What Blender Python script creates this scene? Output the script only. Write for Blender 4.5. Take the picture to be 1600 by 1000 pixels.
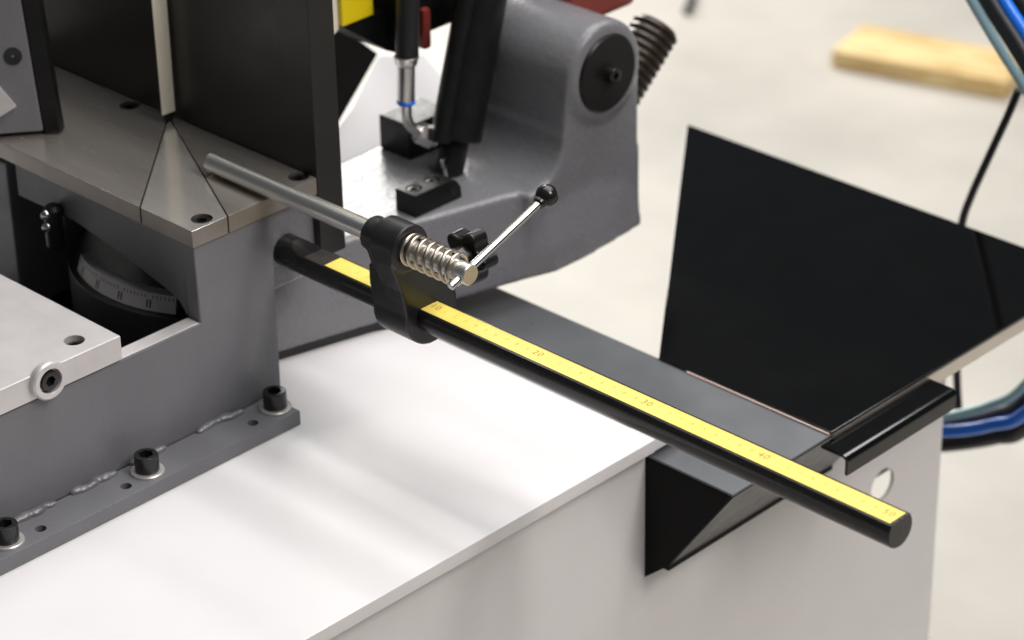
import bpy, bmesh, math, random
from mathutils import Vector, Matrix

random.seed(7)
for o in list(bpy.data.objects):
    bpy.data.objects.remove(o)
SC = bpy.context.scene
COL = SC.collection
S = 0.001                                   # everything below is written in millimetres

# ------------------------------------------------------------------ camera
cam = bpy.data.cameras.new('camera')
cam.sensor_width = 36.0
cam.lens = 4265.84 / 1600 * 36.0
cam.clip_start = 0.05
cam.clip_end = 60
cam.dof.use_dof = True
cam.dof.focus_distance = 1.86
cam.dof.aperture_fstop = 6.7
camo = bpy.data.objects.new('camera', cam)
COL.objects.link(camo)
RT = Vector((0.717066751, 0.696761323, -0.018410136))
UPV = Vector((-0.320489962, 0.353055154, 0.878998431))
FW = Vector((-0.618951903, 0.624400286, -0.476469122))
mw = Matrix((RT, UPV, -FW)).transposed().to_4x4()
mw.translation = Vector((1.239315, -1.171937, 0.912677))
camo.matrix_world = mw
SC.camera = camo

# ------------------------------------------------------------------ world, lamps, exposure
world = bpy.data.worlds.new('World')
SC.world = world
world.use_nodes = True
bg = world.node_tree.nodes['Background']
bg.inputs['Color'].default_value = (0.90, 0.95, 1.0, 1)
bg.inputs['Strength'].default_value = 0.05


def area_lamp(name, loc, look, sx, sy, radiance, color, roll=0.0, spread=180):
    d = bpy.data.lights.new(name, 'AREA')
    d.shape = 'RECTANGLE'
    d.size = sx
    d.size_y = sy
    d.energy = radiance * math.pi * sx * sy
    d.color = color
    d.spread = math.radians(spread)
    o = bpy.data.objects.new(name, d)
    COL.objects.link(o)
    o.location = loc
    q = (Vector(look) - Vector(loc)).to_track_quat('-Z', 'Y')
    o.rotation_euler = (q.to_matrix() @ Matrix.Rotation(roll, 3, 'Z')).to_euler()
    return o


# hall lights overhead: long tube fittings running along the bar direction
area_lamp('ceiling_lamp', (0.1, 0.02, 3.0), (0.1, 0.02, 0.0), 3.6, 0.55, 3.0, (0.95, 0.985, 1.0))
area_lamp('ceiling_lamp', (0.0, 0.95, 3.0), (0.0, 0.85, 0.0), 3.6, 0.6, 5.0, (1.0, 0.97, 0.94))
area_lamp('ceiling_lamp', (-0.2, 1.85, 3.1), (-0.2, 1.6, 0.0), 3.6, 0.6, 5.4, (0.98, 0.985, 1.0))
area_lamp('ceiling_lamp', (-0.3, 3.3, 3.05), (-0.3, 3.0, 0.0), 3.6, 0.34, 9.0, (1.0, 0.98, 0.95))
area_lamp('ceiling_lamp', (2.5, 0.55, 2.7), (0.0, 0.2, -0.2), 1.2, 1.2, 10.5, (1.0, 0.92, 0.885))
# unseen tall backlight panel, added for rim light and floor glare
area_lamp('back_light', (-3.7, 2.5, 1.25), (0.0, 0.3, 0.1), 1.7, 2.6, 8.5, (1.0, 0.975, 0.93))

SC.render.engine = 'CYCLES'
vs = SC.view_settings
vs.view_transform = 'Standard'
vs.look = 'None'
vs.exposure = 0.54
vs.gamma = 1.0
SC.render.resolution_x = 1024
SC.render.resolution_y = 640


# ------------------------------------------------------------------ materials
def mat(name, color, rough=0.5, metal=0.0, coat=0.0, coat_rough=0.1, ns=0.0, nv=0.1, bump=0.0, bscale=300.0,
        rvar=0.0, rscale=60.0, aniso=0.0, stretch=None, spec=0.5, bdist=0.001, speck=0.0):
    m = bpy.data.materials.new(name)
    m.use_nodes = True
    nt = m.node_tree
    b = nt.nodes['Principled BSDF']
    b.inputs['Base Color'].default_value = (*color, 1)
    b.inputs['Roughness'].default_value = rough
    b.inputs['Metallic'].default_value = metal
    b.inputs['Coat Weight'].default_value = coat
    b.inputs['Coat Roughness'].default_value = coat_rough
    b.inputs['Specular IOR Level'].default_value = spec
    b.inputs['Anisotropic'].default_value = aniso
    tc = nt.nodes.new('ShaderNodeTexCoord')
    src = tc.outputs['Object']
    if stretch:
        mp = nt.nodes.new('ShaderNodeMapping')
        mp.inputs['Scale'].default_value = stretch
        nt.links.new(src, mp.inputs['Vector'])
        src = mp.outputs['Vector']

    def noise(scale, detail=4, rgh=0.55):
        n = nt.nodes.new('ShaderNodeTexNoise')
        n.inputs['Scale'].default_value = scale
        n.inputs['Detail'].default_value = detail
        n.inputs['Roughness'].default_value = rgh
        nt.links.new(src, n.inputs['Vector'])
        return n
    last = None
    if ns:
        n = noise(ns)
        rp = nt.nodes.new('ShaderNodeMapRange')
        rp.inputs['From Min'].default_value = 0.3
        rp.inputs['From Max'].default_value = 0.7
        rp.inputs['To Min'].default_value = 1 - nv
        rp.inputs['To Max'].default_value = 1 + nv
        nt.links.new(n.outputs['Fac'], rp.inputs['Value'])
        mx = nt.nodes.new('ShaderNodeVectorMath')
        mx.operation = 'SCALE'
        mx.inputs[0].default_value = color
        nt.links.new(rp.outputs['Result'], mx.inputs['Scale'])
        nt.links.new(mx.outputs['Vector'], b.inputs['Base Color'])
    if rvar:
        n = noise(rscale, 5, 0.65)
        rp = nt.nodes.new('ShaderNodeMapRange')
        rp.inputs['From Min'].default_value = 0.3
        rp.inputs['From Max'].default_value = 0.7
        rp.inputs['To Min'].default_value = max(0.02, rough - rvar)
        rp.inputs['To Max'].default_value = min(1, rough + rvar)
        nt.links.new(n.outputs['Fac'], rp.inputs['Value'])
        nt.links.new(rp.outputs['Result'], b.inputs['Roughness'])
    if bump:
        n = noise(bscale, 5, 0.6)
        bp = nt.nodes.new('ShaderNodeBump')
        bp.inputs['Strength'].default_value = bump
        bp.inputs['Distance'].default_value = bdist
        nt.links.new(n.outputs['Fac'], bp.inputs['Height'])
        nt.links.new(bp.outputs['Normal'], b.inputs['Normal'])
    return m


M = {}
M['floor'] = mat('concrete', (0.465, 0.44, 0.395), 0.50, ns=2.6, nv=0.16, rvar=0.12, rscale=3, bump=0.15, bscale=40)
M['white'] = mat('white_lacquer', (0.79, 0.775, 0.775), 0.34, ns=9, nv=0.025, bump=0.05, bscale=350, bdist=0.0004, rvar=0.05)
M['grey_cast'] = mat('grey_cast_paint', (0.186, 0.186, 0.198), 0.25, ns=10, nv=0.08, bump=0.42, bscale=190, rvar=0.08, bdist=0.0012)
M['grey_flat'] = mat('grey_machine_paint', (0.160, 0.160, 0.172), 0.42, ns=14, nv=0.08, bump=0.32, bscale=260, rvar=0.07)
M['steel'] = mat('ground_steel', (0.64, 0.59, 0.53), 0.25, metal=0.84, ns=40, nv=0.05, bump=0.03, bscale=45, rvar=0.03,
                 rscale=20, stretch=(1, 22, 1), bdist=0.0002)
M['steel_edge'] = mat('milled_steel_edge', (0.34, 0.31, 0.28), 0.5, metal=0.9, ns=40, nv=0.08, bump=0.05, bscale=60)
M['steel_fine'] = mat('polished_steel_insert', (0.70, 0.67, 0.62), 0.20, metal=0.75, ns=40, nv=0.04, bump=0.0, bscale=45, rvar=0.03,
                 rscale=20, stretch=(1, 22, 1), bdist=0.0002)
M['rod'] = mat('drawn_steel', (0.90, 0.88, 0.84), 0.33, metal=1.0, ns=20, nv=0.04, bump=0.05, bscale=60, stretch=(0.3, 12, 12), rvar=0.03, bdist=0.0002)
M['nickel'] = mat('lever_steel', (0.55, 0.55, 0.55), 0.22, metal=1.0, ns=60, nv=0.06)
M['spring'] = mat('spring_wire', (0.56, 0.50, 0.42), 0.30, metal=1.0, ns=120, nv=0.12)
M['rodend'] = mat('sawn_rod_end', (0.55, 0.47, 0.34), 0.45, metal=0.6, ns=160, nv=0.08, bump=0.2, bscale=400)
M['black_cast'] = mat('black_cast_paint', (0.016, 0.016, 0.017), 0.36, ns=60, nv=0.2, bump=0.16, bscale=420, rvar=0.08, bdist=0.0005)
M['black_bar'] = mat('black_oxide_bar', (0.014, 0.013, 0.013), 0.24, ns=30, nv=0.3, rvar=0.10, rscale=25, stretch=(0.3, 4, 4), bump=0.05, bscale=150)
M['black_flat'] = mat('black_milled_flat', (0.075, 0.070, 0.066), 0.30, metal=0.5, ns=40, nv=0.2, stretch=(1, 6, 1))
M['matt_black'] = mat('matt_black_sheet', (0.004, 0.004, 0.0045), 0.6, ns=20, nv=0.2, spec=0.15)
M['black_gloss'] = mat('polished_black_tray', (0.0020, 0.0021, 0.0023), 0.11, ns=20, nv=0.2, rvar=0.06, rscale=1.8)
M['strip'] = mat('dull_grey_sheet', (0.115, 0.121, 0.130), 0.34, ns=10, nv=0.12, rvar=0.08, rscale=10, bump=0.06, bscale=120, bdist=0.0005)
M['black_satin'] = mat('satin_black_sheet', (0.020, 0.021, 0.023), 0.24, ns=12, nv=0.2, rvar=0.07, rscale=14, bump=0.05, bscale=90, bdist=0.0005)
M['chute'] = mat('chute_sheet', (0.016, 0.016, 0.017), 0.32, ns=12, nv=0.2, rvar=0.05, spec=0.3)
M['bare'] = mat('bare_sheet', (0.66, 0.61, 0.55), 0.3, metal=0.85, ns=10, nv=0.06)
M['edge_glint'] = mat('pink_edge_glint', (0.86, 0.66, 0.58), 0.35)
M['black_part'] = mat('black_steel', (0.008, 0.008, 0.008), 0.36, ns=80, nv=0.2, rvar=0.08, spec=0.28)
M['black_plastic'] = mat('black_plastic', (0.011, 0.011, 0.011), 0.20, ns=60, nv=0.1)
M['black_rubber'] = mat('black_rubber', (0.013, 0.013, 0.014), 0.45, ns=60, nv=0.2)
M['black_panel'] = mat('dark_jaw_plate', (0.012, 0.011, 0.010), 0.38, ns=6, nv=0.25, rvar=0.1, rscale=12, bump=0.06, bscale=80)
M['bolt'] = mat('black_bolt', (0.012, 0.012, 0.012), 0.26, ns=150, nv=0.2)
M['washer'] = mat('zinc_washer', (0.72, 0.70, 0.66), 0.38, metal=0.7)
M['yellow'] = mat('yellow_scale_tape', (0.92, 0.72, 0.15), 0.33, ns=35, nv=0.03, rvar=0.05)
M['print'] = mat('scale_print', (0.60, 0.46, 0.06), 0.45)
M['print_dark'] = mat('scale_print_dark', (0.34, 0.27, 0.035), 0.45)
M['cream'] = mat('cream_paint', (0.88, 0.82, 0.68), 0.4, ns=20, nv=0.03)
M['yellow_paint'] = mat('yellow_paint', (0.88, 0.68, 0.01), 0.35, ns=20, nv=0.03)
M['red'] = mat('red_paint', (0.22, 0.032, 0.022), 0.4, ns=20, nv=0.1)
M['silver'] = mat('zinc_fitting', (0.72, 0.70, 0.68), 0.28, metal=1.0, ns=60, nv=0.08)
M['blue'] = mat('blue_hose', (0.018, 0.19, 0.85), 0.25, ns=20, nv=0.08)
M['lightblue'] = mat('pale_blue_hose', (0.36, 0.56, 0.60), 0.35, ns=20, nv=0.05)
M['sealant'] = mat('painted_bead', (0.155, 0.152, 0.160), 0.30, ns=80, nv=0.2, bump=0.5, bscale=150, coat=0.4)
M['machined'] = mat('machined_pale', (0.66, 0.63, 0.62), 0.40, metal=0.35, ns=40, nv=0.06, bump=0.08, bscale=120)
M['scale_white'] = mat('scale_white', (0.38, 0.36, 0.35), 0.4, ns=40, nv=0.05)
M['conduit'] = mat('bronze_black_conduit', (0.045, 0.034, 0.024), 0.30, metal=0.4, ns=40, nv=0.2)
M['cavity'] = mat('recess_shade_black', (0.012, 0.012, 0.013), 0.45, ns=40, nv=0.3, bump=0.2, bscale=120)  # shade of cavity, holes and gap put into the colour; also the black disc


def wood_material():
    m = bpy.data.materials.new('pine_wood')
    m.use_nodes = True
    nt = m.node_tree
    b = nt.nodes['Principled BSDF']
    b.inputs['Roughness'].default_value = 0.6
    tc = nt.nodes.new('ShaderNodeTexCoord')
    mp = nt.nodes.new('ShaderNodeMapping')
    mp.inputs['Scale'].default_value = (3, 22, 22)
    nz = nt.nodes.new('ShaderNodeTexNoise')
    nz.inputs['Scale'].default_value = 3.0
    nz.inputs['Detail'].default_value = 5
    nz.inputs['Distortion'].default_value = 1.2
    rp = nt.nodes.new('ShaderNodeValToRGB')
    rp.color_ramp.elements[0].position = 0.3
    rp.color_ramp.elements[0].color = (0.46, 0.29, 0.09, 1)
    rp.color_ramp.elements[1].position = 0.6
    rp.color_ramp.elements[1].color = (0.78, 0.60, 0.31, 1)
    nt.links.new(tc.outputs['Object'], mp.inputs['Vector'])
    nt.links.new(mp.outputs['Vector'], nz.inputs['Vector'])
    nt.links.new(nz.outputs['Fac'], rp.inputs['Fac'])
    nt.links.new(rp.outputs['Color'], b.inputs['Base Color'])
    return m


M['wood'] = wood_material()


# ------------------------------------------------------------------ mesh helpers (millimetres)
def new():
    return bmesh.new()


def box(bm, x0, x1, y0, y1, z0, z1, bev=0.0, seg=2):
    t = bmesh.new()
    bmesh.ops.create_cube(t, size=1.0)
    for v in t.verts:
        v.co = Vector(((x0 + x1) / 2 + v.co.x * (x1 - x0), (y0 + y1) / 2 + v.co.y * (y1 - y0), (z0 + z1) / 2 + v.co.z * (z1 - z0)))
    if bev:
        bmesh.ops.bevel(t, geom=t.edges[:], offset=bev, segments=seg, affect='EDGES', profile=0.5)
    merge(bm, t)
    return bm


def merge(bm, t):
    me = bpy.data.meshes.new('tmp')
    t.to_mesh(me)
    t.free()
    bm.from_mesh(me)
    bpy.data.meshes.remove(me)


def prism(bm, pts, axis, a0, a1, bev=0.0, seg=2):
    """extrude a 2D polygon; axis 'x': pts are (y,z); 'y': (x,z); 'z': (x,y)"""
    t = bmesh.new()

    def P(p, a):
        return {'x': (a, p[0], p[1]), 'y': (p[0], a, p[1]), 'z': (p[0], p[1], a)}[axis]
    A = [t.verts.new(P(p, a0)) for p in pts]
    B = [t.verts.new(P(p, a1)) for p in pts]
    n = len(pts)
    t.faces.new(A[::-1])
    t.faces.new(B)
    for i in range(n):
        t.faces.new((A[i], A[(i + 1) % n], B[(i + 1) % n], B[i]))
    bmesh.ops.recalc_face_normals(t, faces=t.faces[:])
    if bev:
        es = [e for e in t.edges if len(e.link_faces) == 2 and e.calc_face_angle() > 0.6]
        bmesh.ops.bevel(t, geom=es, offset=bev, segments=seg, affect='EDGES', profile=0.5, clamp_overlap=True)
    merge(bm, t)
    return bm


def frame(d):
    d = Vector(d).normalized()
    a = Vector((0, 0, 1)) if abs(d.z) < 0.9 else Vector((1, 0, 0))
    u = a.cross(d).normalized()
    return d, u, d.cross(u)


def lathe(bm, org, d, prof, seg=32, rfun=None):
    """prof: list of (radius, distance along d); radius may be a callable of the angle"""
    org = Vector(org)
    d, u, v = frame(d)
    t = bmesh.new()
    rings = []
    for r, h in prof:
        ring = []
        for k in range(seg):
            a = 2 * math.pi * k / seg
            rr = r(a) if callable(r) else r
            ring.append(t.verts.new(org + d * h + (u * math.cos(a) + v * math.sin(a)) * max(rr, 1e-4)))
        rings.append(ring)
    for i in range(len(rings) - 1):
        for k in range(seg):
            t.faces.new((rings[i][k], rings[i][(k + 1) % seg], rings[i + 1][(k + 1) % seg], rings[i + 1][k]))
    t.faces.new(rings[0][::-1])
    t.faces.new(rings[-1])
    bmesh.ops.remove_doubles(t, verts=t.verts[:], dist=1e-3)
    bmesh.ops.recalc_face_normals(t, faces=t.faces[:])
    merge(bm, t)
    return bm


def cyl(bm, p0, p1, r, bev=0.0, seg=32):
    L = (Vector(p1) - Vector(p0)).length
    pr = [(r - bev, 0), (r, bev), (r, L - bev), (r - bev, L)] if bev else [(r, 0), (r, L)]
    return lathe(bm, p0, Vector(p1) - Vector(p0), pr, seg)


def spline(pts, n=8):
    P = [Vector(p) for p in pts]
    P = [P[0] * 2 - P[1]] + P + [P[-1] * 2 - P[-2]]
    out = []
    for i in range(1, len(P) - 2):
        for k in range(n):
            t = k / n
            a, b, c, d = P[i - 1], P[i], P[i + 1], P[i + 2]
            out.append(0.5 * ((2 * b) + (c - a) * t + (2 * a - 5 * b + 4 * c - d) * t * t + (3 * b - a - 3 * c + d) * t ** 3))
    out.append(P[-2])
    return out


def tube(bm, pts, r, seg=16):
    t = bmesh.new()
    pts = [Vector(p) for p in pts]
    rings = []
    d, u, v = frame(pts[1] - pts[0])
    for i, p in enumerate(pts):
        dd = (pts[min(i + 1, len(pts) - 1)] - pts[max(i - 1, 0)]).normalized()
        u = (u - dd * u.dot(dd)).normalized()
        v = dd.cross(u)
        rings.append([t.verts.new(p + (u * math.cos(2 * math.pi * k / seg) + v * math.sin(2 * math.pi * k / seg)) * r) for k in range(seg)])
    for i in range(len(rings) - 1):
        for k in range(seg):
            t.faces.new((rings[i][k], rings[i][(k + 1) % seg], rings[i + 1][(k + 1) % seg], rings[i + 1][k]))
    t.faces.new(rings[0][::-1])
    t.faces.new(rings[-1])
    bmesh.ops.recalc_face_normals(t, faces=t.faces[:])
    merge(bm, t)
    return bm


def cut(bm, cutters):
    """boolean difference of a bmesh with other bmeshes, returns a bmesh"""
    me = bpy.data.meshes.new('a')
    bm.to_mesh(me)
    bm.free()
    o = bpy.data.objects.new('cut_body', me)
    COL.objects.link(o)
    tmp = []
    for c in cutters:
        mc = bpy.data.meshes.new('c')
        c.to_mesh(mc)
        c.free()
        oc = bpy.data.objects.new('cut_tool', mc)
        COL.objects.link(oc)
        tmp.append(oc)
        md = o.modifiers.new('b', 'BOOLEAN')
        md.operation = 'DIFFERENCE'
        md.solver = 'EXACT'
        md.object = oc
    bpy.context.view_layer.update()
    dg = bpy.context.evaluated_depsgraph_get()
    res = bpy.data.meshes.new_from_object(o.evaluated_get(dg))
    out = bmesh.new()
    out.from_mesh(res)
    for x in tmp + [o]:
        bpy.data.objects.remove(x)
    bpy.data.meshes.remove(res)
    return out


def voxel(bm, size, smooth):
    """fuse overlapping solids into one cast-looking skin"""
    me = bpy.data.meshes.new('a')
    bm.to_mesh(me)
    bm.free()
    o = bpy.data.objects.new('vox', me)
    COL.objects.link(o)
    md = o.modifiers.new('r', 'REMESH')
    md.mode = 'VOXEL'
    md.voxel_size = size
    md.adaptivity = 0
    if smooth:
        ms = o.modifiers.new('s', 'SMOOTH')
        ms.iterations = smooth
        ms.factor = 0.5
    bpy.context.view_layer.update()
    dg = bpy.context.evaluated_depsgraph_get()
    res = bpy.data.meshes.new_from_object(o.evaluated_get(dg))
    out = bmesh.new()
    out.from_mesh(res)
    bpy.data.objects.remove(o)
    bpy.data.meshes.remove(res)
    return out


def mesh_from(name, bm, m, org, angle=35):
    org = Vector(org)
    for v in bm.verts:
        v.co = (v.co - org) * S
    me = bpy.data.meshes.new(name)
    bm.to_mesh(me)
    bm.free()
    me.materials.append(m)
    for p in me.polygons:
        p.use_smooth = True
    me.set_sharp_from_angle(angle=math.radians(angle))
    return me


ORG = {}


def thing(name, label, cat, loc, group=None):
    o = bpy.data.objects.new(name, None)
    o.empty_display_size = 0.02
    COL.objects.link(o)
    o.location = Vector(loc) * S
    o['label'] = label
    o['category'] = cat
    if group:
        o['group'] = group
    ORG[o.name] = Vector(loc)
    return o


def even_normals(o, angle):
    if angle < 55:                           # keep flat faces flat next to rounded edges
        w = o.modifiers.new('weighted_normals', 'WEIGHTED_NORMAL')
        w.mode = 'FACE_AREA'
        w.weight = 100
        w.keep_sharp = True


def part(name, bm, m, parent, angle=35, label=None):
    """a part (or sub-part); its vertices are given in world millimetres"""
    org = ORG[parent.name]
    o = bpy.data.objects.new(name, mesh_from(name, bm, M[m], org, angle))
    COL.objects.link(o)
    even_normals(o, angle)
    o.parent = parent
    ORG[o.name] = org                        # parts sit at their parent's origin
    if label:
        o['label'] = label
    return o


def solo(name, bm, m, label, cat, angle=35, group=None):
    xs = [v.co for v in bm.verts]
    lo = Vector((min(c.x for c in xs), min(c.y for c in xs), min(c.z for c in xs)))
    hi = Vector((max(c.x for c in xs), max(c.y for c in xs), max(c.z for c in xs)))
    org = Vector(((lo.x + hi.x) / 2, (lo.y + hi.y) / 2, lo.z))
    o = bpy.data.objects.new(name, mesh_from(name, bm, M[m], org, angle))
    COL.objects.link(o)
    even_normals(o, angle)
    o.location = org * S
    o['label'] = label
    o['category'] = cat
    if group:
        o['group'] = group
    return o


def hexr(r):
    def f(a):
        b = (a % (math.pi / 3)) - math.pi / 6
        return r * math.cos(math.pi / 6) / math.cos(b)
    return f


def socket_head(bm, base, d, r, h, hx, depth, seg=36):
    return lathe(bm, base, d, [(r, 0), (r, h - 1.0), (r - 0.35, h - 0.3), (r - 1.0, h), (hexr(hx), h), (hexr(hx * 0.98), h - 0.6),
                               (hexr(hx * 0.96), h - depth), (0.01, h - depth)], seg)


# pixel -> direction is only used while measuring; all numbers below are real positions in mm
ZW = -130.5        # white top of the cabinet
ZF = -118.0        # top of the vise flange
ZT = 44.2          # top of the steel cutting table
ZTRAY = -148.0
XC = -152.0        # end face of the vise casting
FLOOR = -850.0

# ------------------------------------------------------------------ floor
bm = new()
box(bm, -9000, 6000, -5000, 11000, FLOOR - 100, FLOOR)
fl = bpy.data.objects.new('floor', mesh_from('floor', bm, M['floor'], (0, 0, 0)))
COL.objects.link(fl)
fl['kind'] = 'structure'

# ------------------------------------------------------------------ white machine cabinet
cab = thing('machine_cabinet', 'white lacquered steel cabinet carrying the grey saw castings', 'cabinet', (-250, -100, FLOOR))
part('top_plate', box(new(), -800, 92, -900, 134, ZW - 11.5, ZW, 1.2), 'white', cab)
hole = cyl(new(), (60, 436, -314), (120, 436, -314), 15.5, seg=48)
bm = cut(prism(new(), [(-900, FLOOR + 60), (519, FLOOR + 60), (519, -151.5), (134.6, -151.5), (134.6, ZW - 12), (-900, ZW - 12)], 'x', 78.5, 81.5), [hole])
part('side_panel', bm, 'white', cab)
part('panel_return', box(new(), 20, 78.2, 516.5, 518.5, FLOOR + 60, -420), 'white', cab)
part('corner_rail', box(new(), 66, 90.5, 134.8, 165, ZW - 12, ZW - 0.6, 1.0), 'white', cab)
part('hole_dark_plate', box(new(), 56, 58, 425, 505, -327, -262), 'matt_black', cab)  # black plate added behind the hole so its upper part turns dark
part('plinth', box(new(), -780, 60, -880, 505, FLOOR, FLOOR + 58), 'black_part', cab)
part('inner_wall', box(new(), -700, -698, -880, 500, FLOOR + 60, -160), 'white', cab)

# ------------------------------------------------------------------ discharge tray on the right
tray = thing('discharge_tray', 'shiny black sheet metal tray with a handle beyond the measuring bar', 'tray', (-90, 370, ZTRAY))
part('near_strip', box(new(), -330, 166, 134.6, 251, ZTRAY - 2.6, ZTRAY, 1.0, 3), 'strip', tray, label='dull dark grey strip of the tray nearest the bar')
part('tray_plate', prism(new(), [(-6, 248.5), (167, 248.5), (167, 600), (-282, 600)], 'z', ZTRAY + 0.2, ZTRAY + 3.0, 1.0, 2), 'black_gloss', tray, label='large mirror-black tray plate')
part('front_flange', box(new(), 165, 167.2, 252, 600, ZTRAY - 12, ZTRAY - 0.1, 0.6), 'bare', tray, label='pale bare steel front edge under the black plate')
part('side_plate', prism(new(), [(81.7, -150.8), (164.6, -150.8), (104.0, -238.5), (81.7, -258)], 'y', 134.2, 135.8), 'matt_black', tray)
part('slanted_plate', prism(new(), [(166.0, -150.9), (104.5, -238.6), (102.8, -238.0), (164.4, -150.9)], 'y', 136, 335), 'chute', tray)
part('chute_gap_shadow', prism(new(), [(81.7, -239), (104.4, -239.2), (104.4, -243), (81.7, -243)], 'y', 136, 335), 'matt_black', tray)  # black strip stands in for the shadow gap under the slanted plate
part('edge_glint', box(new(), 24, 165.5, 247.2, 248.3, ZTRAY + 0.05, ZTRAY + 1.5), 'edge_glint', tray, label='thin painted-in pinkish highlight along the near edge of the black tray plate')  # reflection along the plate's edge, put in as a coloured strip
bm = new()
t = [(167.4, -150.6)] + [(187.5 + 5.5 * math.sin(math.radians(a)), -156.1 + 5.5 * math.cos(math.radians(a))) for a in range(0, 91, 10)] + [(193, -167), (190.6, -167)]
t += [(187.5 + 3.1 * math.sin(math.radians(a)), -156.1 + 3.1 * math.cos(math.radians(a))) for a in range(90, -1, -15)] + [(167.4, -153.0)]
prism(bm, t, 'y', 236, 372, 0)
part('handle', bm, 'black_gloss', tray, 50)
part('support_leg', box(new(), 110, 118, 395, 403, -190, ZTRAY - 0.2), 'black_part', tray)

# ------------------------------------------------------------------ vise casting (grey, left)
vc = thing('vise_casting', 'grey painted cast vise base bolted onto the white cabinet top', 'vise', (-290, -150, ZW))
bm = new()
prism(bm, [(-420, ZF - 1), (-420, -32), (-90, -32), (-91, 29.8), (-16.5, 29.8), (-18.5, ZF - 1)], 'x', -166, XC, 1.6, 2)
part('end_wall', bm, 'grey_flat', vc)
bm = new()
prism(bm, [(-366, 29.8), (-166.2, 29.8), (-166.2, -33), (-176, -22), (-190, -17), (-240, -6), (-296, 3), (-366, 2)], 'y', -90, -18, 1.2, 2)
part('bridge', bm, 'grey_flat', vc)
part('bore_block', box(new(), -320, -158, -17.5, 40, -37, 29.6, 2.5, 3), 'grey_cast', vc)
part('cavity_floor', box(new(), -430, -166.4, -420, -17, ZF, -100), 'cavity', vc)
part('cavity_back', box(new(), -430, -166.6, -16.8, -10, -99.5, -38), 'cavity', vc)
bm = box(new(), -158, XC - 0.3, -163, -91.5, -31.9, -31.4)
part('machined_ledge', box(new(), -165, -152.6, -340, -91.6, -31.9, -31.2, 0.2, 1), 'machined', vc)
# base flange with bolts
hl = []
for y in (-66, -186, -262):
    hl.append(cyl(new(), (-130.5, y, ZF - 9), (-130.5, y, ZF + 5), 4.2, seg=24))
bm = cut(prism(new(), [(-430, ZW + 0.2), (-29.5, ZW + 0.2), (-29.5, ZF - 1), (-30.5, ZF), (-430, ZF)], 'x', -151.6, -118.5, 1.0), hl)
part('base_flange', bm, 'grey_flat', vc)
for y in (-66, -186, -262):
    part('tapped_hole', cyl(new(), (-130.5, y, ZF - 8.8), (-130.5, y, ZF - 4), 4.0, seg=20), 'cavity', vc)
bolt0 = None
for y in (-40, -163, -288):
    b_ = part('bolt', socket_head(new(), (-134.5, y, ZF + 2.0), (0, 0, 1), 9.0, 13, 5.6, 7), 'bolt', vc)
    part('washer', lathe(new(), (-134.5, y, ZF + 0.05), (0, 0, 1), [(12.4, 0), (12.4, 1.4), (11.8, 2.0), (6.5, 2.0), (6.5, 0)], 36), 'washer', b_)
# beads of sealant along the foot of the casting
for yc, ln in ((-82, 34), (-148, 20), (-200, 30), (-252, 30), (-300, 22)):
    bm = new()
    n = 7
    for k in range(n):
        y = yc - ln / 2 + ln * k / (n - 1) + random.uniform(-1.5, 1.5)
        r = random.uniform(2.6, 4.2)
        mtx = Matrix.Translation((XC + 0.5 + random.uniform(0, 3), y, ZF + r * 0.2)) @ Matrix.Diagonal((1.1, 1.9, 0.9, 1))
        bmesh.ops.create_icosphere(bm, subdivisions=2, radius=r, matrix=mtx)
    part('sealant_bead', voxel(bm, 0.7, 14), 'sealant', vc)
# swivel disc with white scale under the bridge
bm = new()
prism(bm, [(-235, -20)] + [(-250 + 122 * math.cos(math.radians(a)), 17 + 122 * math.sin(math.radians(a))) for a in range(-162, -46, 3)], 'z', -99, -41.4, 1.5)
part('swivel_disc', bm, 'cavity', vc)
bm = new()
arc = []
N = 28
for k in range(N + 1):
    a = math.radians(-116 + 57 * k / N)
    arc.append((math.cos(a), math.sin(a)))
t = bmesh.new()
rings = []
for c, s_ in arc:
    rings.append([t.verts.new((-250 + c * r, 17 + s_ * r, z)) for r, z in ((117, -41), (113, -28), (104, -28), (104, -41))])
for i in range(N):
    for k in range(4):
        t.faces.new((rings[i][k], rings[i + 1][k], rings[i + 1][(k + 1) % 4], rings[i][(k + 1) % 4]))
t.faces.new(rings[0])
t.faces.new(rings[-1][::-1])
bmesh.ops.recalc_face_normals(t, faces=t.faces[:])
merge(bm, t)
ring = part('angle_scale', bm, 'scale_white', vc)
bm = new()
for k in range(34):
    a = math.radians(-115 + 55 * k / 33)
    big = k % 8 == 3
    z0, z1 = (-39.0, -33) if big else (-32, -29.5)
    rr = lambda z: 113 + 4 * (-28 - z) / 13 + 0.12
    hw = 0.022 if big else 0.003
    if big:
        for da in (-0.012, 0.012):
            vs_ = [bm.verts.new((-250 + math.cos(a + da + q) * rr(z), 17 + math.sin(a + da + q) * rr(z), z)) for z, q in ((z0, -0.006), (z0, 0.006), (z1, 0.006), (z1, -0.006))]
            bm.faces.new(vs_)
    else:
        vs_ = [bm.verts.new((-250 + math.cos(a + q) * rr(z), 17 + math.sin(a + q) * rr(z), z)) for z, q in ((z0, -hw), (z0, hw), (z1, hw), (z1, -hw))]
        bm.faces.new(vs_)
bmesh.ops.recalc_face_normals(bm, faces=bm.faces[:])
part('scale_marks', bm, 'black_part', ring)
bm = new()
cyl(bm, (-312, -97, -22), (-312, -97, 14), 7.5, 3, 24)
pb = part('index_pointer', bm, 'black_part', vc)
for z in (-2, 8):
    bm = new()
    bmesh.ops.create_uvsphere(bm, u_segments=16, v_segments=10, radius=4.2, matrix=Matrix.Translation((-312, -103.5, z)))
    part('pointer_screw', bm, 'nickel', pb)

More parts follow.
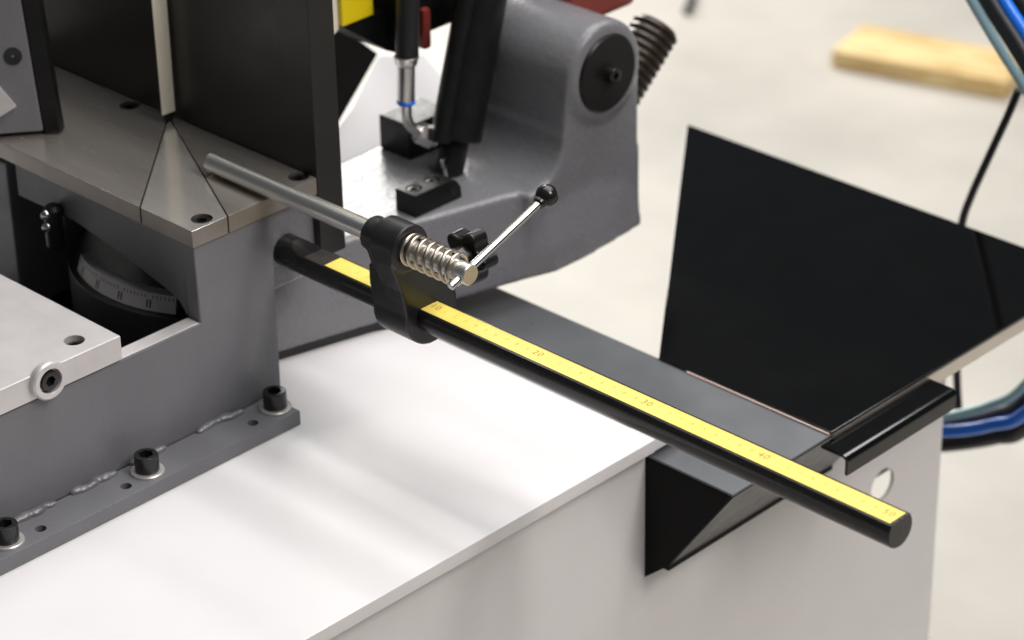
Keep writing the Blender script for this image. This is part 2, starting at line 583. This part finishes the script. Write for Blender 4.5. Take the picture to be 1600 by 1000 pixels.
# vise bed plate in the lower left corner
bed = thing('vise_bed_plate', 'pale machined steel bed plate at the lower left edge', 'plate', (-285, -290, -31))
hl = [cyl(new(), (-169, -190, -22), (-169, -190, 0), 7.5, seg=28)]
part('plate', cut(box(new(), -430, -150, -430, -163.5, -30.8, -11.5, 1.2), hl), 'machined', bed)
b_ = part('countersunk_bolt', socket_head(new(), (-169, -190, -21.9), (0, 0, 1), 6.6, 6.5, 3.6, 4), 'bolt', bed)
bm = lathe(new(), (-150.2, -230, -18.5), (1, 0, 0), [(14.5, 0), (14.5, 4.5), (13.2, 5.8), (9.6, 5.8), (9.2, 5.2), (9.2, 0.5), (0.01, 0.5)], 40)
cb = part('bolt_collar', bm, 'machined', bed)
part('socket_bolt', socket_head(new(), (-149.6, -230, -18.5), (1, 0, 0), 7.6, 4.8, 4.2, 4), 'bolt', cb)

# ------------------------------------------------------------------ steel cutting table
tab = thing('cutting_table', 'ground steel cutting table plate on top of the grey casting', 'table', (-300, -30, 30))
XT = -150.5
bolts = [(-161.5, -74), (-162, 20), (-358, 18)]
hl = [cyl(new(), (x, y, ZT - 8), (x, y, ZT + 5), 8.0, seg=32) for x, y in bolts]
wedge = [(-322, 27.2), (-206.5, -96), (-140, -96), (-140, -63.5)]
slot = box(new(), -341, -316, 20, 40, ZT - 20, ZT + 4)
plate = box(new(), -520, XT, -92.5, 27.6, 30.2, ZT, 0.9, 2)
plate = cut(plate, hl + [prism(new(), wedge, 'z', 20, 60)])
part('table_plate', plate, 'steel', tab)
g = 0.7
ins = cut(box(new(), -330, XT, -92.5, 27.0, 30.2, ZT - 0.15, 0.9, 2), [
    cyl(new(), (-161.5, -74, ZT - 8), (-161.5, -74, ZT + 5), 8.0, seg=32),
    prism(new(), [(-318, 40), (-320.2, 27.2), (-204.6, -96), (-204.6, -110), (-400, -110), (-400, 40)], 'z', 20, 60),
    prism(new(), [(-322, 40), (-322, 26.0), (-140, -63.5 - 1.4), (-140, 40)], 'z', 20, 60)])
part('slot_insert', ins, 'steel_fine', tab, label='wedge-shaped steel insert below the saw blade')
for x, y in bolts:
    part('table_bolt', socket_head(new(), (x, y, ZT - 7.9), (0, 0, 1), 7.0, 6.6, 3.9, 4), 'bolt', tab)

for o in tab.children:                       # milled, duller side faces
    if o.name.startswith(('table_plate', 'slot_insert')):
        o.data.materials.append(M['steel_edge'])
        for p in o.data.polygons:
            if abs(p.normal.z) < 0.5:
                p.material_index = 1

# upright dark fence plate behind the table
solo('fixed_jaw', box(new(), -700, -150.5, 28.2, 53, -24, 200, 1.0), 'black_panel', 'tall dark plate standing upright along the back of the steel table', 'jaw plate')
# moving jaw at the upper left
mj = thing('moving_jaw', 'grey moving vise jaw with black edge at upper left', 'jaw', (-395, -70, ZT))


def sheared(bm, k):
    for v in bm.verts:
        v.co.x -= (v.co.z - ZT) * k
    return bm


part('jaw_body', sheared(prism(new(), [(-386, -92), (-363, -62), (-392, -40), (-520, -40), (-520, -120)], 'z', ZT + 3, 240, 2.0, 2), 0.10), 'grey_flat', mj)
part('jaw_face', sheared(prism(new(), [(-363.2, -61.5), (-355, -52), (-360, -44), (-391, -38)], 'z', ZT + 1.0, 240, 0.8, 1), 0.10), 'black_part', mj)
part('jaw_foot', prism(new(), [(-520, -126), (-384, -94), (-392, -42), (-520, -30)], 'z', ZT + 0.3, ZT + 3), 'black_part', mj)
JN = Vector((0.79, -0.61, 0.08)).normalized()
part('dark_hole', lathe(new(), Vector((-377.5, -72.5, 109)) - JN * 2, JN, [(7, 0), (7, 2.6), (5.5, 2.9), (0.01, 1.8)], 28), 'cavity', mj)
bm = new()
tri = [Vector(p) for p in ((-390, -91, 92), (-383.4, -83.1, 86), (-376, -75.7, 70), (-383.4, -86.2, 63), (-390, -94, 66))]
lo_ = [bm.verts.new(p - JN) for p in tri]
hi_ = [bm.verts.new(p + JN * 4) for p in tri]
bm.faces.new(lo_[::-1])
bm.faces.new(hi_)
for k in range(5):
    bm.faces.new((lo_[k], lo_[(k + 1) % 5], hi_[(k + 1) % 5], hi_[k]))
bmesh.ops.recalc_face_normals(bm, faces=bm.faces[:])
part('clamp_tab', bm, 'machined', mj)

# grey block under the jaw at the left edge
solo('slide_block', box(new(), -520, -372, -94, -20, -99, 28, 2.0), 'grey_flat', 'dark grey slide block below the moving jaw at left edge', 'block')

# ------------------------------------------------------------------ measuring bar
mb = thing('measuring_bar', 'long black round bar with a yellow scale along its flat top', 'measuring bar', (-158, 0, -20))
R = 12.5
AZ = -7.5


def flat_h(x):
    x0, x1 = -149.0, -127.0
    if x <= x0:
        return 20.0
    if x >= x1:
        return 0.0
    u = (x1 - x) / (x1 - x0)
    return 5.2 * u ** 2.0


t = bmesh.new()
xs = [-175, -150, -149] + [-149 + 22 * k / 14 for k in range(1, 15)] + [-100, 0, 100, 200, 300, 400, 410.2, 411]
rings = []
NS = 64
for x in xs:
    r = R - 0.8 if x == 411 else R
    ring = []
    for k in range(NS):
        a = 2 * math.pi * (k + 0.5) / NS
        y, z = r * math.cos(a), AZ + r * math.sin(a)
        z = min(z, flat_h(x) - (0.5 if x == 411 else 0))
        ring.append(t.verts.new((x, y, z)))
    rings.append(ring)
for i in range(len(rings) - 1):
    for k in range(NS):
        t.faces.new((rings[i][k], rings[i][(k + 1) % NS], rings[i + 1][(k + 1) % NS], rings[i + 1][k]))
t.faces.new(rings[0][::-1])
t.faces.new(rings[-1])
bmesh.ops.recalc_face_normals(t, faces=t.faces[:])
bm = new()
merge(bm, t)
part('bar', bm, 'black_bar', mb, 28)
part('milled_flat', box(new(), -127, -106.3, -9.3, 9.3, 0.02, 0.12), 'black_flat', mb)
tape = part('scale_tape', box(new(), -106, 408.5, -8.2, 8.2, 0.05, 0.35, 0.1, 1), 'yellow', mb)


def numeral(txt, x, y, size, z, m, parent):
    c = bpy.data.curves.new('t', 'FONT')
    c.body = txt
    c.size = size
    c.align_x = 'CENTER'
    c.align_y = 'CENTER'
    c.space_character = 1.15
    o = bpy.data.objects.new('t', c)
    COL.objects.link(o)
    bpy.context.view_layer.update()
    me = bpy.data.meshes.new_from_object(o.evaluated_get(bpy.context.evaluated_depsgraph_get()))
    b = bmesh.new()
    b.from_mesh(me)
    bpy.data.objects.remove(o)
    bpy.data.meshes.remove(me)
    bpy.data.curves.remove(c)
    for v in b.verts:
        v.co = Vector((x + v.co.x, y + v.co.y, z))
    part('numeral', b, m, parent)


for n in range(1, 51):
    x = (n - 10) * 10.0 + 1
    if n % 10 == 0:
        numeral(str(n), x, 1.0, 8.0, 0.45, 'print_dark', tape)
    else:
        numeral(str(n % 10), x, 0.8, 5.2, 0.45, 'print', tape)

bm = new()
for k in range(-105, 407):
    ln = 3.0 if k % 10 == 0 else (2.3 if k % 5 == 0 else 1.6)
    w = 0.11
    bm.faces.new([bm.verts.new(p) for p in ((k + 1 - w, 8.0 - ln, 0.42), (k + 1 + w, 8.0 - ln, 0.42), (k + 1 + w, 8.0, 0.42), (k + 1 - w, 8.0, 0.42))])
part('graduation_marks', bm, 'print', tape)

# ------------------------------------------------------------------ stop bracket on the bar
RY, RZ = -18.5, 53.0
sbk = thing('stop_bracket', 'black cast clamp bracket sliding on the measuring bar', 'bracket', (-28, 0, -31))
lobe = [(3 + 25 * math.cos(math.radians(a)), -6 + 25 * math.sin(math.radians(a))) for a in range(-190, 40, 10)]
prof = lobe + [(20, 18), (11, 30), (4, 42), (-2, 50)] + [(RY + 17.5 * math.cos(math.radians(a)), RZ + 17.5 * math.sin(math.radians(a))) for a in range(0, 181, 12)] + [(-34.5, 44), (-30, 32), (-25.5, 20), (-23, 8)]
low = lobe + [(20, 18), (8, 29), (-10, 36), (-24, 30), (-24.5, 20), (-23, 8)]
bm = new()
prism(bm, prof, 'x', -26, -5)
prism(bm, low, 'x', -40, -5)
cyl(bm, (-26, RY, RZ), (-2, RY, RZ), 17.5, 0, 64)
cyl(bm, (-40, RY, RZ), (-20, RY, RZ), 13.0, 0, 48)
prism(bm, [(-30, 48), (-6, 48), (-2, 20), (-22, 20)], 'x', -36, -8)
bm = voxel(bm, 0.85, 5)
part('bracket_body', bm, 'black_cast', sbk, 60)
bm = new()
KX, KZ = -26, 9
star = []
for k in range(120):
    a = 2 * math.pi * k / 120 + 0.25
    c = math.cos(5 * a)
    r = 18.2 + 3.2 * (abs(c) ** 0.9) * (1 if c > 0 else -1)
    star.append((KX + r * math.cos(a), KZ + r * math.sin(a)))
prism(bm, star, 'y', 57, 71, 0)
bm = voxel(bm, 0.7, 5)
kn = part('star_knob', bm, 'black_plastic', sbk, 60)
part('knob_hub', lathe(new(), (KX, 71, KZ), (0, -1, 0), [(8, 0), (10.5, 1), (10.5, 12), (9.5, 22), (7, 25), (3, 25)], 32), 'black_plastic', kn)
part('clamp_screw', cyl(new(), (KX, 18, KZ), (KX, 50, KZ), 4, 0, 20), 'nickel', kn)

# ------------------------------------------------------------------ stop rod with spring and lever
sr = thing('stop_rod', 'steel stop rod with coil spring and ball lever through the black bracket', 'stop rod', (-80, RY, RZ - 7.5))
part('rod', lathe(new(), (-216, RY, RZ), (1, 0, 0), [(6.6, 0), (7.5, 0.9), (7.5, 272.4), (7.0, 273)], 48), 'rod', sr)
part('rod_end', cyl(new(), (57.02, RY, RZ), (57.25, RY, RZ), 6.9, 0, 48), 'rodend', sr)
pts = []
x0, x1 = -0.6, 45.5
turns = 7.0
NT = 220
for k in range(NT + 1):
    u = k / NT
    a = 2 * math.pi * turns * u
    # closed end coils, open in the middle
    e = 0.11
    if u < e:
        xx = x0 + 1.4 * u / e * 1.0
    elif u > 1 - e:
        xx = x1 - 1.4 * (1 - u) / e
    else:
        xx = x0 + 1.4 + (x1 - x0 - 2.8) * (u - e) / (1 - 2 * e)
    pts.append((xx, RY + 11.0 * math.cos(a), RZ + 11.0 * math.sin(a)))
part('spring', tube(new(), pts, 1.3, 12), 'spring', sr)
LX = 51.8
d = Vector((0, 92.4, 33.0)).normalized()
pb_ = Vector((LX, RY, RZ)) - d * 15.5
pe = Vector((LX, RY, RZ)) + d * 80
lv = part('lever', cyl(new(), pb_, pe, 3.0, 0.5, 28), 'nickel', sr)
bm = new()
pr = []
for k in range(0, 25):
    a = math.pi * (0.08 + 0.92 * k / 24)
    pr.append((max(8.3 * math.sin(a), 0.01), -8.3 * math.cos(a)))
lathe(bm, Vector((LX, RY, RZ)) + d * 86.5, d, pr, 40)
bl = part('ball', bm, 'black_plastic', lv, 60)
part('ball_collar', lathe(new(), Vector((LX, RY, RZ)) + d * 77, d, [(4.2, 0), (4.8, 0.6), (4.8, 3.2)], 28), 'black_plastic', bl)

# ------------------------------------------------------------------ pivot casting
pv = thing('pivot_casting', 'grey cast pivot bracket with a round boss standing behind the lever', 'casting', (-230, 250, -122))
st = [(12, -203, -214), (60, -191, -203), (106, -179, -192), (177, -160, -172), (235, -144, -157), (265, -134, -148), (300, -133, -146), (340, -136, -146), (379, -140, -147)]
t = bmesh.new()
rings = []
for y, xb, xr in st:
    rings.append([t.verts.new(p) for p in ((xb, y, -122), (xb - 2, y, -100), (xr, y, -47), (-306, y, -47), (-306, y, -122))])
for i in range(len(rings) - 1):
    for k in range(5):
        t.faces.new((rings[i][k], rings[i + 1][k], rings[i + 1][(k + 1) % 5], rings[i][(k + 1) % 5]))
t.faces.new(rings[0])
t.faces.new(rings[-1][::-1])
bmesh.ops.recalc_face_normals(t, faces=t.faces[:])
bm = new()
merge(bm, t)
dome = [(379, -100)] + [(334 + 43.5 * math.cos(math.radians(a)), 33 + 43.5 * math.sin(math.radians(a))) for a in range(0, 181, 9)] + [(288, -5)]
# foot fillet toward the shelf
for k in range(0, 10):
    a = math.radians(k * 10)
    dome.append((286 - 36 * (1 - math.cos(a)), -11 - 36 * math.sin(a)))
dome += [(245, -49), (245, -100)]
prism(bm, dome, 'x', -262, -143)
# rim around the boss
cyl(bm, (-150, 334, 33), (-139.5, 334, 33), 41, 0, 64)
bm = voxel(bm, 2.2, 14)
part('casting_body', bm, 'grey_cast', pv, 70)
gap_pts = [(y, xb) for y, xb, xr in st if y < 140]
part('gap_shadow_fill', prism(new(), [(xb - 5, y) for y, xb in gap_pts] + [(-170, 133), (-300, 133), (-300, 12)], 'z', ZW + 0.2, -122.5), 'cavity', pv)  # black filler in place of the shadow between casting and white top
cp = part('pivot_cap', lathe(new(), (-142, 334, 33), (1, 0, 0), [(33, 0), (33, 3.5), (31.5, 5.0), (12, 5.0), (10, 5.6), (0.01, 5.6)], 56), 'black_part', pv)
part('cap_bolt', socket_head(new(), (-136.6, 334, 33), (1, 0, 0), 6.8, 7.5, 3.4, 4), 'bolt', cp)

# small black stop block with two bolts on the shelf
blk = thing('bolted_block', 'small black steel block with two socket bolts on grey casting', 'block', (-193, 182, -46))
hl = [cyl(new(), (-193.5, y, -36), (-193.5, y, -20), 6.6, seg=28) for y in (166, 186)]
top = [(156, -48), (156, -28), (196, -28), (203, -31), (207, -37), (208, -48)]
part('block_body', cut(prism(new(), top, 'x', -205, -182, 0.9, 2), hl), 'black_part', blk)
for y in (166, 186):
    part('bolt', socket_head(new(), (-193.5, y, -35.9), (0, 0, 1), 5.8, 7.4, 3.0, 4), 'bolt', blk)
part('side_bolt', lathe(new(), (-182.2, 198, -38), (1, 0, 0), [(3.6, 0), (3.6, 0.7), (1.8, 0.7), (1.8, 0.3), (0.01, 0.3)], 20), 'bolt', blk)

# ------------------------------------------------------------------ hydraulic cylinder, hose and saw bow pieces
hc = thing('hydraulic_cylinder', 'black hydraulic cylinder leaning up from the grey casting', 'cylinder', (-222, 232, -47))
A = Vector((-222, 232, -50))
B = Vector((-237, 296, 105))
D = (B - A).normalized()
part('clevis', cyl(new(), A, A + D * 34, 11.5, 1.5, 28), 'black_part', hc)
part('barrel', cyl(new(), A + D * 31, A + D * 260, 21, 2, 48), 'black_part', hc)
part('side_tube', cyl(new(), A + D * 36 + Vector((3, -22, 0)), A + D * 260 + Vector((3, -22, 0)), 8, 1, 24), 'black_part', hc)
bm = new()
tube(bm, spline([(-214, 222, -46), (-213, 219, -36), (-216, 219, -30), (-218, 224, -30)], 6), 1.6, 10)
part('hook_pin', bm, 'nickel', hc)
hh = thing('hydraulic_hose', 'black hose with silver ferrule and elbow fitting beside the hydraulic cylinder', 'hose', (-250, 230, -20))
part('hose', tube(new(), spline([(-246, 213, 54), (-247, 215, 75), (-250, 221, 110), (-256, 232, 150)], 6), 9.5, 24), 'black_rubber', hh)
part('ferrule', lathe(new(), (-246, 210, 18), (0.0, 0.06, 1), [(6, 0), (7.2, 1), (7.2, 30), (9, 32), (10, 38), (8, 39)], 28), 'silver', hh)
part('blue_ring', cyl(new(), (-246, 210, 15), (-246, 210, 19), 7.6, 0.8, 28), 'blue', hh)
part('elbow_tube', tube(new(), spline([(-246, 210, 17), (-246, 210, 2), (-244, 215, -8), (-240, 222, -14)], 6), 4.6, 16), 'silver', hh)
part('elbow_nut', lathe(new(), (-242, 218, -11), (0.45, 0.75, -0.55), [(hexr(9.5), 0), (hexr(9.5), 14), (6.5, 14.2), (6.5, 18)], 24), 'silver', hh)

solo('shaded_casting_block', box(new(), -300, -262, 228, 276, -47, -16, 2), 'black_part', 'raised grey casting part with painted-in dark shade behind the silver hose elbow', 'block')  # raised part of the grey casting; its shade is in the black colour
bm = new()
gp = [Vector(p) for p in ((-487.6, 402.8, -72.4), (-462.4, 345.6, -97.6), (-452.5, 314.5, -107.5), (-432, 291, -128), (-412, 366, -148), (-400, 470, -160), (-477, 450, -83))]
ga = [bm.verts.new(p) for p in gp]
gb = [bm.verts.new(p - Vector((1.2, 0, 1.2))) for p in gp]
bm.faces.new(ga)
bm.faces.new(gb[::-1])
for k in range(len(gp)):
    bm.faces.new((ga[k], gb[k], gb[(k + 1) % len(gp)], ga[(k + 1) % len(gp)]))
bmesh.ops.recalc_face_normals(bm, faces=bm.faces[:])
solo('splash_guard', bm, 'white', 'white sheet metal guard behind the hose elbow', 'guard')
solo('rear_plate', prism(new(), [(285, 20), (340, -25), (359, -43), (300, -101), (285, -112)], 'x', -446, -440, 0.8, 1), 'matt_black', 'black sheet plate between the tall dark plate and the white guard', 'plate')

bow = thing('saw_bow', 'yellow and black saw bow end hanging at the top edge', 'saw bow', (-290, 195, 60))
part('yellow_cover', prism(new(), [(176, 83), (210, 83.5), (210, 260), (176, 260)], 'x', -310, -280, 1.0), 'yellow_paint', bow)
part('black_underside', prism(new(), [(177, 82), (211, 82.6), (238, 80), (238, 40), (224, 47)], 'x', -330, -281.5, 1.0), 'black_part', bow)
part('cream_side', prism(new(), [(160, 72), (175.5, 80), (175.5, 260), (156, 260)], 'x', -312, -284, 0.8), 'cream', bow)
bm = new()
box(bm, -285, -263, 249, 258, 44, 80, 3)
part('red_link', bm, 'red', bow)
part('black_arm', box(new(), -330, -268, 226, 300, 55, 260, 4), 'black_part', bow)
part('blade', prism(new(), [(13, ZT + 7), (25.5, ZT + 7), (27.4, 300), (12, 300)], 'x', -312, -310.3, 0.3, 1), 'cream', bow, label='narrow cream blade strip in front of the dark upright plate')
part('blade_tip', box(new(), -312.3, -310.0, 15, 23.5, ZT + 0.3, ZT + 6.9, 0.3, 1), 'bolt', bow)
part('arm_bolt', socket_head(new(), (-267.9, 247, 96), (1, 0, 0), 4.5, 4, 2.4, 2), 'silver', bow)

solo('gearbox_housing', box(new(), -300, -225, 380, 466, 30, 190, 6, 3), 'red', 'dull red housing peeking out behind the round grey boss', 'housing')
# ribbed conduit behind the boss
P0 = Vector((-215, 482, 8))
P1 = Vector((-215, 416, -50))
L = (P1 - P0).length
pr = [(18, 0)]
n = 12
for k in range(n):
    h = 2 + (L - 4) * k / n
    w = (L - 4) / n
    pr += [(21.0, h + w * 0.15), (21.8, h + w * 0.4), (21.0, h + w * 0.65), (19.6, h + w * 0.85)]
pr += [(15, L)]
solo('ribbed_conduit', lathe(new(), P0, P1 - P0, pr, 40), 'conduit', 'dark ribbed conduit sticking out behind the grey pivot boss', 'conduit')

# ------------------------------------------------------------------ hoses and cables at the right


def hose(name, pts, r, m, label, cat='hose'):
    return solo(name, tube(new(), spline([Vector(p) for p in pts], 10), r, 18), m, label, cat)


def px(u, v, y):
    C = Vector((1239.3147, -1171.9374, 912.6772))
    r = RT * ((u - 800) / 4265.84) - UPV * ((v - 500) / 4265.84) + FW
    return C + r * ((y - C.y) / r.y)


def run(pp, y):
    return [px(u, v, y) for u, v in pp]


lb = run([(1400, 640), (1452, 652), (1492, 648), (1550, 632), (1600, 602), (1690, 480), (1700, 300), (1606, 145), (1560, 72), (1513, -8), (1470, -90)], 600)
hose('pale_blue_hose', lb, 4.2, 'lightblue', 'pale blue hose looping outermost at the right edge')
bk = run([(1400, 655), (1452, 662), (1500, 662), (1560, 650), (1605, 625), (1710, 490), (1722, 300), (1632, 140), (1590, 70), (1541, -8), (1500, -90)], 618)
hose('black_hose', bk, 9.0, 'black_rubber', 'thick black hose between the pale blue and blue hoses at right')
bh = run([(1400, 660), (1445, 670), (1492, 673), (1550, 664), (1605, 643), (1720, 520), (1745, 300), (1650, 130), (1607, 60), (1563, -8), (1520, -90)], 600)
hose('blue_hose', bh, 5.6, 'blue', 'bright blue hose curving out beside the cabinet corner')
b2 = run([(1400, 680), (1450, 690), (1495, 688), (1555, 678), (1605, 660), (1740, 520), (1775, 300), (1690, 130), (1640, 60), (1590, -8), (1550, -90)], 640)
hose('black_hose', b2, 10.0, 'black_rubber', 'black hose running below the blue hose at right')
cb_ = run([(1592, 140), (1575, 180), (1545, 245), (1518, 305), (1503, 350), (1497, 420), (1494, 520), (1496, 610), (1500, 660)], 645)
hose('black_cable', cb_, 3.6, 'black_rubber', 'thin black cable hanging down behind the black tray', 'cable')

# ------------------------------------------------------------------ wooden block and loose cable on the floor


def on_floor(u, v, z):
    C = Vector((1239.3147, -1171.9374, 912.6772))
    r = RT * ((u - 800) / 4265.84) - UPV * ((v - 500) / 4265.84) + FW
    return C + r * ((z - C.z) / r.z)


a = on_floor(1299, 106, FLOOR)
b = on_floor(1569, 158, FLOOR)
ax = (b - a).normalized()
ay = Vector((-ax.y, ax.x, 0))
Lw = (b - a).length
bm = box(new(), 0, Lw, 0, 125, 0, 31, 2.0)
ob = bpy.data.objects.new('wooden_block', mesh_from('wooden_block', bm, M['wood'], (0, 0, 0)))
COL.objects.link(ob)
mtx = Matrix((ax, ay, Vector((0, 0, 1)))).transposed().to_4x4()
mtx.translation = Vector((a.x, a.y, FLOOR + 0.3)) * S
ob.matrix_world = mtx
ob['label'] = 'short pale pine wood block lying on the concrete floor'
ob['category'] = 'wood block'
pp = [on_floor(u, v, FLOOR + 7) for u, v in ((1073, 18), (1078, 6), (1082, -10), (1080, -40))]
solo('loose_cable', tube(new(), spline(pp, 6), 7, 12), 'black_rubber', 'short end of a black cable on the floor at the top edge', 'cable')
